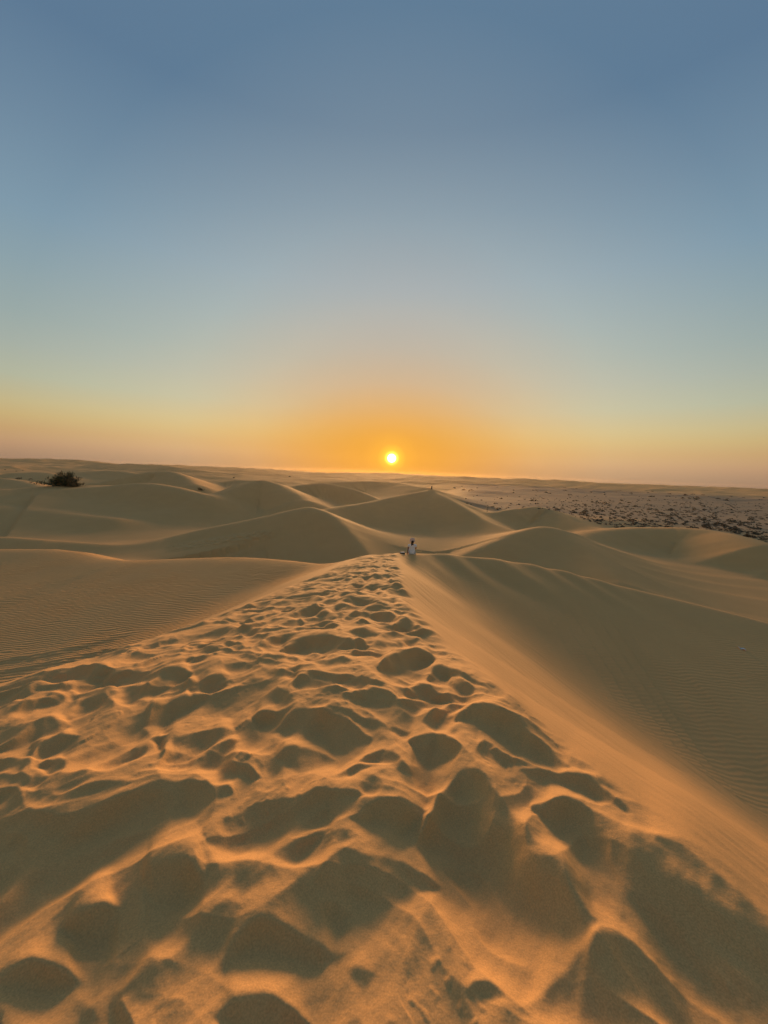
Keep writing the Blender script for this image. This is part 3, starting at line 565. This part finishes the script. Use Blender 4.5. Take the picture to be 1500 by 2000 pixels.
    t.links.new(n3.outputs['Fac'], b2.inputs['Height']); t.links.new(b1.outputs[0], b2.inputs['Normal'])
    t.links.new(b2.outputs[0], b.inputs['Normal'])
    return m
sand_me.materials.append(sand_material())

# ------------------------------------------------------------------ helpers for things
def plain_mat(name, rgb, rough=.8, var=.15, scale=30):
    m, t = mat_new(name)
    o = N(t, 'ShaderNodeOutputMaterial'); b = N(t, 'ShaderNodeBsdfPrincipled'); t.links.new(b.outputs[0], o.inputs[0])
    b.inputs['Roughness'].default_value = rough; b.inputs['Specular IOR Level'].default_value = .2
    n = N(t, 'ShaderNodeTexNoise'); n.inputs['Scale'].default_value = scale
    tc = N(t, 'ShaderNodeTexCoord'); t.links.new(tc.outputs['Object'], n.inputs['Vector'])
    mx = N(t, 'ShaderNodeMix', data_type='RGBA')
    mx.inputs[6].default_value = tuple(c * (1 - var) for c in rgb) + (1,); mx.inputs[7].default_value = tuple(min(1, c * (1 + var)) for c in rgb) + (1,)
    t.links.new(n.outputs['Fac'], mx.inputs[0]); t.links.new(mx.outputs[2], b.inputs['Base Color'])
    return m
M = dict(skin=plain_mat('skin', (.30, .16, .10), .6), shirt=plain_mat('white_cotton', (.90, .88, .86), .85, .05, 12), hair=plain_mat('dark_hair', (.022, .012, .008), .5),
         hat=plain_mat('pale_straw', (.78, .52, .38), .85), shorts=plain_mat('pale_cloth', (.62, .60, .57), .85), dark=plain_mat('brown_cloth', (.06, .04, .03), .85),
         leaf=plain_mat('dark_leaf', (.042, .066, .032), .7, .5, 3), twig=plain_mat('dry_twig', (.085, .065, .045), .9, .3, 8),
         scrub=plain_mat('scrub_leaf', (.075, .07, .048), .8, .4, 2), paper=plain_mat('pale_paper', (.70, .66, .60), .8, .05), cloth=plain_mat('black_cloth', (.03, .028, .028), .85))
def tag(o, label, cat, group=None):
    o['label'] = label; o['category'] = cat
    if group: o['group'] = group
    return o
def empty(name, loc, rz=0):
    o = bpy.data.objects.new(name, None); col.objects.link(o); o.location = loc; o.rotation_euler = (0, 0, rz); o.empty_display_size = .2
    return o
def link(name, me, mat, parent=None, smooth=False):
    o = bpy.data.objects.new(name, me); col.objects.link(o); me.materials.append(mat)
    if parent: o.parent = parent
    if smooth:
        me.polygons.foreach_set('use_smooth', np.ones(len(me.polygons), bool))
    return o
def skin(name, chains, mat, parent, sub=2):
    """one continuous skin grown over joints: chains of (point key or xyz, radius)"""
    pts, rad_, edges, key = [], [], [], {}
    def add(p, r):
        k = tuple(round(c, 4) for c in p)
        if k not in key: key[k] = len(pts); pts.append(p); rad_.append(r)
        return key[k]
    for ch in chains:
        ids = [add(p, r) for p, r in ch]
        edges += [(a, b) for a, b in zip(ids[:-1], ids[1:]) if a != b]
    me = bpy.data.meshes.new(name); me.from_pydata(pts, edges, [])
    o = bpy.data.objects.new(name, me); col.objects.link(o); o.parent = parent
    mod = o.modifiers.new('skin', 'SKIN'); mod.use_smooth_shade = True
    for i, sv in enumerate(me.skin_vertices[0].data):
        sv.radius = (rad_[i], rad_[i]) if not isinstance(rad_[i], tuple) else rad_[i]; sv.use_root = (i == 0)
    ss = o.modifiers.new('sub', 'SUBSURF'); ss.levels = sub; ss.render_levels = sub
    dg = bpy.context.evaluated_depsgraph_get(); me2 = bpy.data.meshes.new_from_object(o.evaluated_get(dg))
    o.modifiers.clear(); o.data = me2; bpy.data.meshes.remove(me); me2.name = name
    me2.materials.clear(); me2.materials.append(mat)
    return o
def lathe(prof, n=20):
    v, f = [], []
    for r, z in prof:
        v += [(r * math.cos(2 * math.pi * k / n), r * math.sin(2 * math.pi * k / n), z) for k in range(n)]
    for i in range(len(prof) - 1):
        f += [(i * n + k, i * n + (k + 1) % n, (i + 1) * n + (k + 1) % n, (i + 1) * n + k) for k in range(n)]
    me = bpy.data.meshes.new('lathe'); me.from_pydata(v, [], f); return me
def hand(root, d, u, s=1.0):
    """palm and five fingers from the wrist: d along the hand, u across it (towards the thumb)"""
    root, d, u = Vector(root), Vector(d).normalized(), Vector(u).normalized(); up = d.cross(u).normalized()
    palm = root + d * .07
    ch = [[(tuple(root), .026), (tuple(palm), .030)]]
    for k, (o, l) in enumerate(((.033, .072), (.011, .082), (-.011, .076), (-.033, .060))):
        b = palm + d * .022 + u * o
        ch.append([(tuple(palm), .030), (tuple(b), .010), (tuple(b + d * l * .55 + up * .004), .009), (tuple(b + d * l - up * .010), .008)])
    b = root + d * .03 + u * .030
    ch.append([(tuple(root), .026), (tuple(b), .011), (tuple(b + d * .032 + u * .024), .010), (tuple(b + d * .058 + u * .030), .009)])
    return ch

# ------------------------------------------------------------------ the seated person on the end of the ridge
def seated_person(name, loc, rz, straight=False, mats=('skin', 'shirt', 'shorts', 'hair', 'hat')):
    t = empty(name, loc, rz)
    P = (0, 0, .10); S1 = (0, .005, .26); S2 = (0, -.005, .40); S3 = (0, .0, .50); NK = (0, .02, .575); HB = (0, .03, .645); HT = (0, .035, .74)
    ch = [[(P, (.145, .11)), (S1, (.125, .09)), (S2, (.140, .095)), (S3, (.12, .075)), (NK, .047), (HB, .078), (HT, .082)]]
    ch.append([(HB, .078), ((0, .115, .668), .014)])                                            # nose
    # left arm propped on the sand, right arm resting on the knee
    La = [(-.175, 0, .505), (-.215, -.02, .28), (-.235, -.03, .055)]; Ra = [(.175, 0, .505), (.215, .12, .30), (.14, .32, .28)]
    ch.append([(S3, (.12, .075)), (La[0], .050), (La[1], .038), (La[2], .027)]); ch.append([(S3, (.12, .075)), (Ra[0], .050), (Ra[1], .038), (Ra[2], .027)])
    ch += hand(La[2], (-.25, -.45, -.12), (.9, -.5, 0)); ch += hand(Ra[2], (-.4, .9, -.15), (-.9, -.4, 0))
    zf = 0 if straight else -.10
    for sx in (-1, 1):
        hip = (.085 * sx, .03, .09)
        if straight: L = [(.10 * sx, .45, .09), (.11 * sx, .86, .055), (.12 * sx, .90, .13)]
        else: L = [(.11 * sx, .42, .26 if sx > 0 else .20), (.13 * sx, .72, -.05), (.14 * sx, .90, -.12)]
        ch.append([(P, (.145, .11)), (hip, .085), (L[0], .060), (L[1], .040), (L[2], .028)])
    skin('body', ch, M[mats[0]], t)
    sh = [[((0, 0, .02), (.195, .155)), ((0, 0, .13), (.175, .135)), (S1, (.150, .108)), (S2, (.163, .115)), (S3, (.14, .088)), ((0, .015, .55), (.062, .06))]]
    for A in (La, Ra):
        mid = tuple(A[0][k] * .45 + A[1][k] * .55 for k in range(3))
        sh.append([(S3, (.14, .088)), (A[0], .070), (mid, .062)])
    skin('shirt', sh, M[mats[1]], t)
    tr = []
    for sx in (-1, 1):
        kn = (.10 * sx, .45, .09) if straight else (.11 * sx, .42, .26 if sx > 0 else .20)
        tr.append([((0, 0, .09), (.155, .12)), ((.085 * sx, .03, .09), .098), (kn, .074)] + ([((.11 * sx, .84, .06), .052)] if straight else []))
    skin('shorts' if not straight else 'trousers', tr, M[mats[2]], t)
    skin('hair', [[((0, .0, .755), .075), ((0, -.045, .69), .078), ((-.01, -.07, .61), .060), ((-.03, -.085, .54), .036), ((-.05, -.09, .49), .016)], [((0, -.045, .69), .078), ((-.055, -.05, .63), .040)], [((0, -.045, .69), .078), ((.05, -.04, .64), .036)]], M[mats[3]], t)
    if not straight:
        h = link('hat', lathe([(.150, .690), (.172, .684), (.166, .700), (.143, .748), (.134, .800), (.116, .845), (.072, .872), (.001, .878)]), M[mats[4]], t, True)
        h.location = (0, .015, 0); h.rotation_euler = (R(-6), 0, 0)
    return t
p = at(805, 1083, 19.7)
px_, py_ = float(p[0]), 19.9
seat = sand_z(px_, py_)
person = tag(seated_person('person', (px_, py_, seat - .03), R(2)), 'person in white T-shirt and pale hat sitting on the ridge end, seen from behind', 'person')
p2 = at(843, 957, 84.0)
x2, y2 = float(p2[0]), float(p2[1])
far_person = tag(seated_person('person', (x2, y2, sand_z(x2, y2) - .05), R(90), True, ('skin', 'dark', 'dark', 'hair', 'hat')), 'tiny dark figure sitting sideways on the top of the tall far dune', 'person')

# small dark bag left of the person
bx_, by_ = px_ - .50, py_ - .1
bag = tag(empty('small_bag', (bx_, by_, sand_z(bx_, by_) - .01), R(12)), 'small dark bag with pale top lying just left of the white shirted person', 'bag')
def soft_box(name, sx, sy, sz, z0, seed):
    bm = bmesh.new(); bmesh.ops.create_cube(bm, size=1)
    bmesh.ops.subdivide_edges(bm, edges=bm.edges[:], cuts=3, use_grid_fill=True)
    r = random.Random(seed)
    for v in bm.verts:
        q = v.co.length; v.co *= (.5 / max(abs(v.co.x), abs(v.co.y), abs(v.co.z))) * (.72 + .28 * .5 / q * 1.7) if q > 0 else 1
        v.co = Vector((v.co.x * sx, v.co.y * sy, v.co.z * sz + z0)) + Vector((r.uniform(-1, 1), r.uniform(-1, 1), r.uniform(-1, 1))) * .006
    me = bpy.data.meshes.new(name); bm.to_mesh(me); bm.free(); return me
link('bag_body', soft_box('bag_body', .22, .16, .07, .03, 3), M['cloth'], bag, True)
link('bag_flap', soft_box('bag_flap', .19, .14, .035, .075, 4), M['paper'], bag, True)

# scrap of paper on the shaded slope at the right
q = hit(np.array([1449.0]), np.array([1268.0]))[0]
bm = bmesh.new(); bmesh.ops.create_grid(bm, x_segments=6, y_segments=4, size=.5)
r_ = random.Random(5)
for v in bm.verts:
    v.co = Vector((v.co.x * .26, v.co.y * .12, .035 + .03 * math.sin(v.co.x * 9) + r_.uniform(-.012, .012)))
bmesh.ops.solidify(bm, geom=bm.faces[:], thickness=.002)
me = bpy.data.meshes.new('paper_scrap'); bm.to_mesh(me); bm.free()
scrap = tag(link('paper_scrap', me, M['paper']), 'small pale scrap lying alone on the shaded slope at far right', 'litter')
scrap.location = (q[0], q[1], sand_z(q[0], q[1]) - .005); scrap.rotation_euler = (R(8), R(14), R(-35))

# ------------------------------------------------------------------ bushes
def leaf_cloud(name, pts, size, r):
    v, f = [], []
    for c in pts:
        a = Vector((r.gauss(0, 1), r.gauss(0, 1), r.gauss(0, 1))).normalized(); b = a.orthogonal().normalized()
        b = Matrix.Rotation(r.uniform(0, 6.28), 3, a) @ b; s_ = size * r.uniform(.6, 1.4); k = len(v); c = Vector(c)
        v += [c - a * s_, c + b * s_ * .35, c + a * s_, c - b * s_ * .35]; f.append((k, k + 1, k + 2, k + 3))
    me = bpy.data.meshes.new(name); me.from_pydata([tuple(q) for q in v], [], f); return me
def branch_mesh(name, lines, r0, n=4):
    v, f = [], []
    for ln in lines:
        k0 = len(v)
        for i, p_ in enumerate(ln):
            rr_ = r0 * (1 - .8 * i / (len(ln) - 1))
            v += [(p_[0] + rr_ * math.cos(6.283 * j / n), p_[1] + rr_ * math.sin(6.283 * j / n), p_[2]) for j in range(n)]
        for i in range(len(ln) - 1):
            f += [(k0 + i * n + j, k0 + i * n + (j + 1) % n, k0 + (i + 1) * n + (j + 1) % n, k0 + (i + 1) * n + j) for j in range(n)]
    me = bpy.data.meshes.new(name); me.from_pydata(v, [], f); return me
def bush(name, loc, w, h, seed, nstem, nleaf, leaf, label, cat='bush'):
    r = random.Random(seed); t = tag(empty(name, loc), label, cat)
    lines, tips = [], []
    for k in range(nstem):
        bx = r.uniform(-.28, .28) * w; tx = bx * 1.5 + r.gauss(0, .16) * w; ty = r.gauss(0, .22) * w
        top = h * r.uniform(.45, 1.0) * max(.35, 1 - (abs(tx + .04 * w) / (.62 * w)) ** 2)
        ln = [(bx + (tx - bx) * u + r.gauss(0, .012) * w, ty * u + r.gauss(0, .012) * w, -.1 + (top + .1) * u ** .85) for u in (0, .25, .5, .75, 1)]
        lines.append(ln); tips.append(ln)
    cl, dry = [], []
    for ln in tips:
        right = ln[-1][0] > .20 * w
        for k in range(nleaf // nstem):
            u = r.betavariate(2.2, 1.3) * 4; i = min(3, int(u)); f_ = u - i
            c = [ln[i][d] * (1 - f_) + ln[i + 1][d] * f_ for d in range(3)]; sp = .045 * w
            c = (c[0] + r.gauss(0, sp), c[1] + r.gauss(0, sp), max(.03, c[2] + r.gauss(0, sp * .7)))
            (dry if right and r.random() < .4 else cl).append(c)
    link('stems', branch_mesh('stems', lines, .012 * w), M['twig'], t)
    link('foliage', leaf_cloud('foliage', cl, leaf, r), M['leaf'], t)['kind'] = 'stuff'
    if dry: link('dry_twigs', leaf_cloud('dry_twigs', dry, leaf * .9, r), M['twig'], t)['kind'] = 'stuff'
    return t
g_ = at(128, 947, 69.0); bush('desert_bush', (g_[0], 69.0, sand_z(g_[0], 69.0) - .05), 4.7, 2.7, 2, 64, 7500, .12, 'large dark green bush on the sand at far left below the horizon')
g_ = hit(np.array([391.0]), np.array([958.0]), base_height, 30, 400)[0]; bush('desert_bush', (g_[0], g_[1], sand_z(g_[0], g_[1])), 1.5, .75, 9, 16, 500, .07, 'small dark bush in the hollow between two dunes left of centre')

# scrub dotted over the plain and the far rise
def scrub_mesh(seed):
    r = random.Random(seed); pts = []
    for k in range(46):
        a = r.uniform(0, 6.283); q_ = math.sqrt(r.random()); pts.append((q_ * math.cos(a) * .5, q_ * math.sin(a) * .45, (1 - q_ * q_) * r.uniform(.08, .40) + .03))
    me = leaf_cloud('shrub', pts, .13, r); me.materials.append(M['scrub']); return me
SCRUB = [scrub_mesh(k) for k in range(10)]
def scatter(n, area, label, group, smin, smax, seed, dens):
    r = np.random.default_rng(seed); cnt = 0
    X_ = r.uniform(area[0], area[1], n * 30); Y_ = r.uniform(area[2], area[3], n * 30)
    keep = r.random(n * 30) < dens(X_, Y_); X_, Y_ = X_[keep][:n * 2], Y_[keep][:n * 2]
    Q = hit(X_, Y_, base_height, 20, 900, 170)
    for a, b, qq in zip(X_, Y_, Q):
        if cnt >= n: break
        d_ = math.hypot(qq[0], qq[1])
        if d_ > 800 or d_ < 84 or qq[2] > (-3.4 if group.startswith('shrubs on') else 99): continue
        o = bpy.data.objects.new('shrub', SCRUB[int(r.integers(10))]); col.objects.link(o)
        s_ = r.uniform(smin, smax) * (1 if r.random() < .85 else 1.6)
        o.location = (qq[0], qq[1], sand_z(qq[0], qq[1]) - .03); o.scale = (s_, s_ * r.uniform(.7, 1), s_ * r.uniform(.5, .9)); o.rotation_euler = (0, 0, r.uniform(0, 6.28))
        lb, gp = label, group
        if group.startswith('shrubs on the plain'):
            if d_ < 118: lb, gp = 'low dark shrub on the near edge of the scrub plain at right', 'shrubs on the near edge of the plain'
            elif d_ > 175: lb, gp = 'small low shrub on the far side of the scrub plain at right', 'shrubs on the far side of the plain'
            else: lb = 'low dark shrub in the middle of the scrub plain at right'
        tag(o, lb, 'shrub', gp); cnt += 1
    return cnt
def dens_plain(x, y):
    hz = 926 + (x - 750) * .0367; d = y - hz
    return sstep(24, 48, d) * (.25 + .75 * sstep(1000, 1150, x)) 
n1 = scatter(285, (930, 1500, 965, 1062), 'low dark shrub scattered on the sandy plain at right', 'shrubs on the plain at right', .6, 1.5, 3, dens_plain)
n2 = scatter(48, (860, 1500, 942, 985), 'tiny lone shrub on the pale far rise at right', 'shrubs on the far rise at right', 1.2, 2.6, 4, lambda x, y: ((y - 926 - (x - 750) * .0367) > 7) * ((y - 926 - (x - 750) * .0367) < 28) * 1.0)
n3 = scatter(16, (0, 700, 905, 940), 'tiny lone shrub on the far left skyline rise', 'shrubs on the far rise at left', .9, 1.7, 5, lambda x, y: ((y - 926 - (x - 750) * .0367) > 5) * 1.0)
# the finest scrub between them, too small to count
r5 = np.random.default_rng(8); X_ = r5.uniform(900, 1500, 9000); Y_ = r5.uniform(955, 1062, 9000)
kp = r5.random(9000) < dens_plain(X_, Y_ + 6) * .5; Q = hit(X_[kp][:1500], Y_[kp][:1500], base_height, 20, 900, 170)
v_, f_ = [], []
rr5 = random.Random(4)
for qq in Q:
    d_ = math.hypot(qq[0], qq[1])
    if d_ > 800 or d_ < 84 or qq[2] > -3.0: continue
    s_ = rr5.uniform(.2, .55); z0 = sand_z(qq[0], qq[1])
    for k in range(9):
        a = Vector((rr5.gauss(0, 1), rr5.gauss(0, 1), rr5.gauss(0, .7))).normalized() * s_ * .5; b = a.orthogonal().normalized() * s_ * .2
        c = Vector((qq[0] + rr5.gauss(0, .35) * s_, qq[1] + rr5.gauss(0, .35) * s_, z0 + rr5.uniform(.05, .35) * s_)); n_ = len(v_)
        v_ += [tuple(c - a), tuple(c + b), tuple(c + a), tuple(c - b)]; f_.append((n_, n_ + 1, n_ + 2, n_ + 3))
me = bpy.data.meshes.new('low_scrub'); me.from_pydata(v_, [], f_)
low = link('low_scrub', me, M['scrub']); low['kind'] = 'stuff'
tag(low, 'fine low scrub speckling the sandy plain at right', 'scrub')

# ------------------------------------------------------------------ air
def box_mesh(name, x0, x1, y0, y1, z0, z1):
    me = bpy.data.meshes.new(name)
    v = [(x, y, z) for x in (x0, x1) for y in (y0, y1) for z in (z0, z1)]
    me.from_pydata(v, [], [(0, 1, 3, 2), (4, 6, 7, 5), (0, 4, 5, 1), (2, 3, 7, 6), (0, 2, 6, 4), (1, 5, 7, 3)])
    return me
haze = bpy.data.objects.new('haze', box_mesh('haze', -740, 740, -740, 740, float(Z.min()) - 1.0, max(float(Z.max()), EYE) + 1.0))
col.objects.link(haze); haze['kind'] = 'stuff'
haze['label'] = 'thin dusty evening air over the whole desert'; haze['category'] = 'haze'
m, t = mat_new('haze')
o = N(t, 'ShaderNodeOutputMaterial'); v = N(t, 'ShaderNodeVolumePrincipled')
v.inputs['Color'].default_value = (.93, .70, .46, 1); v.inputs['Density'].default_value = .00011; v.inputs['Anisotropy'].default_value = .74
t.links.new(v.outputs[0], o.inputs['Volume'])
haze.data.materials.append(m)
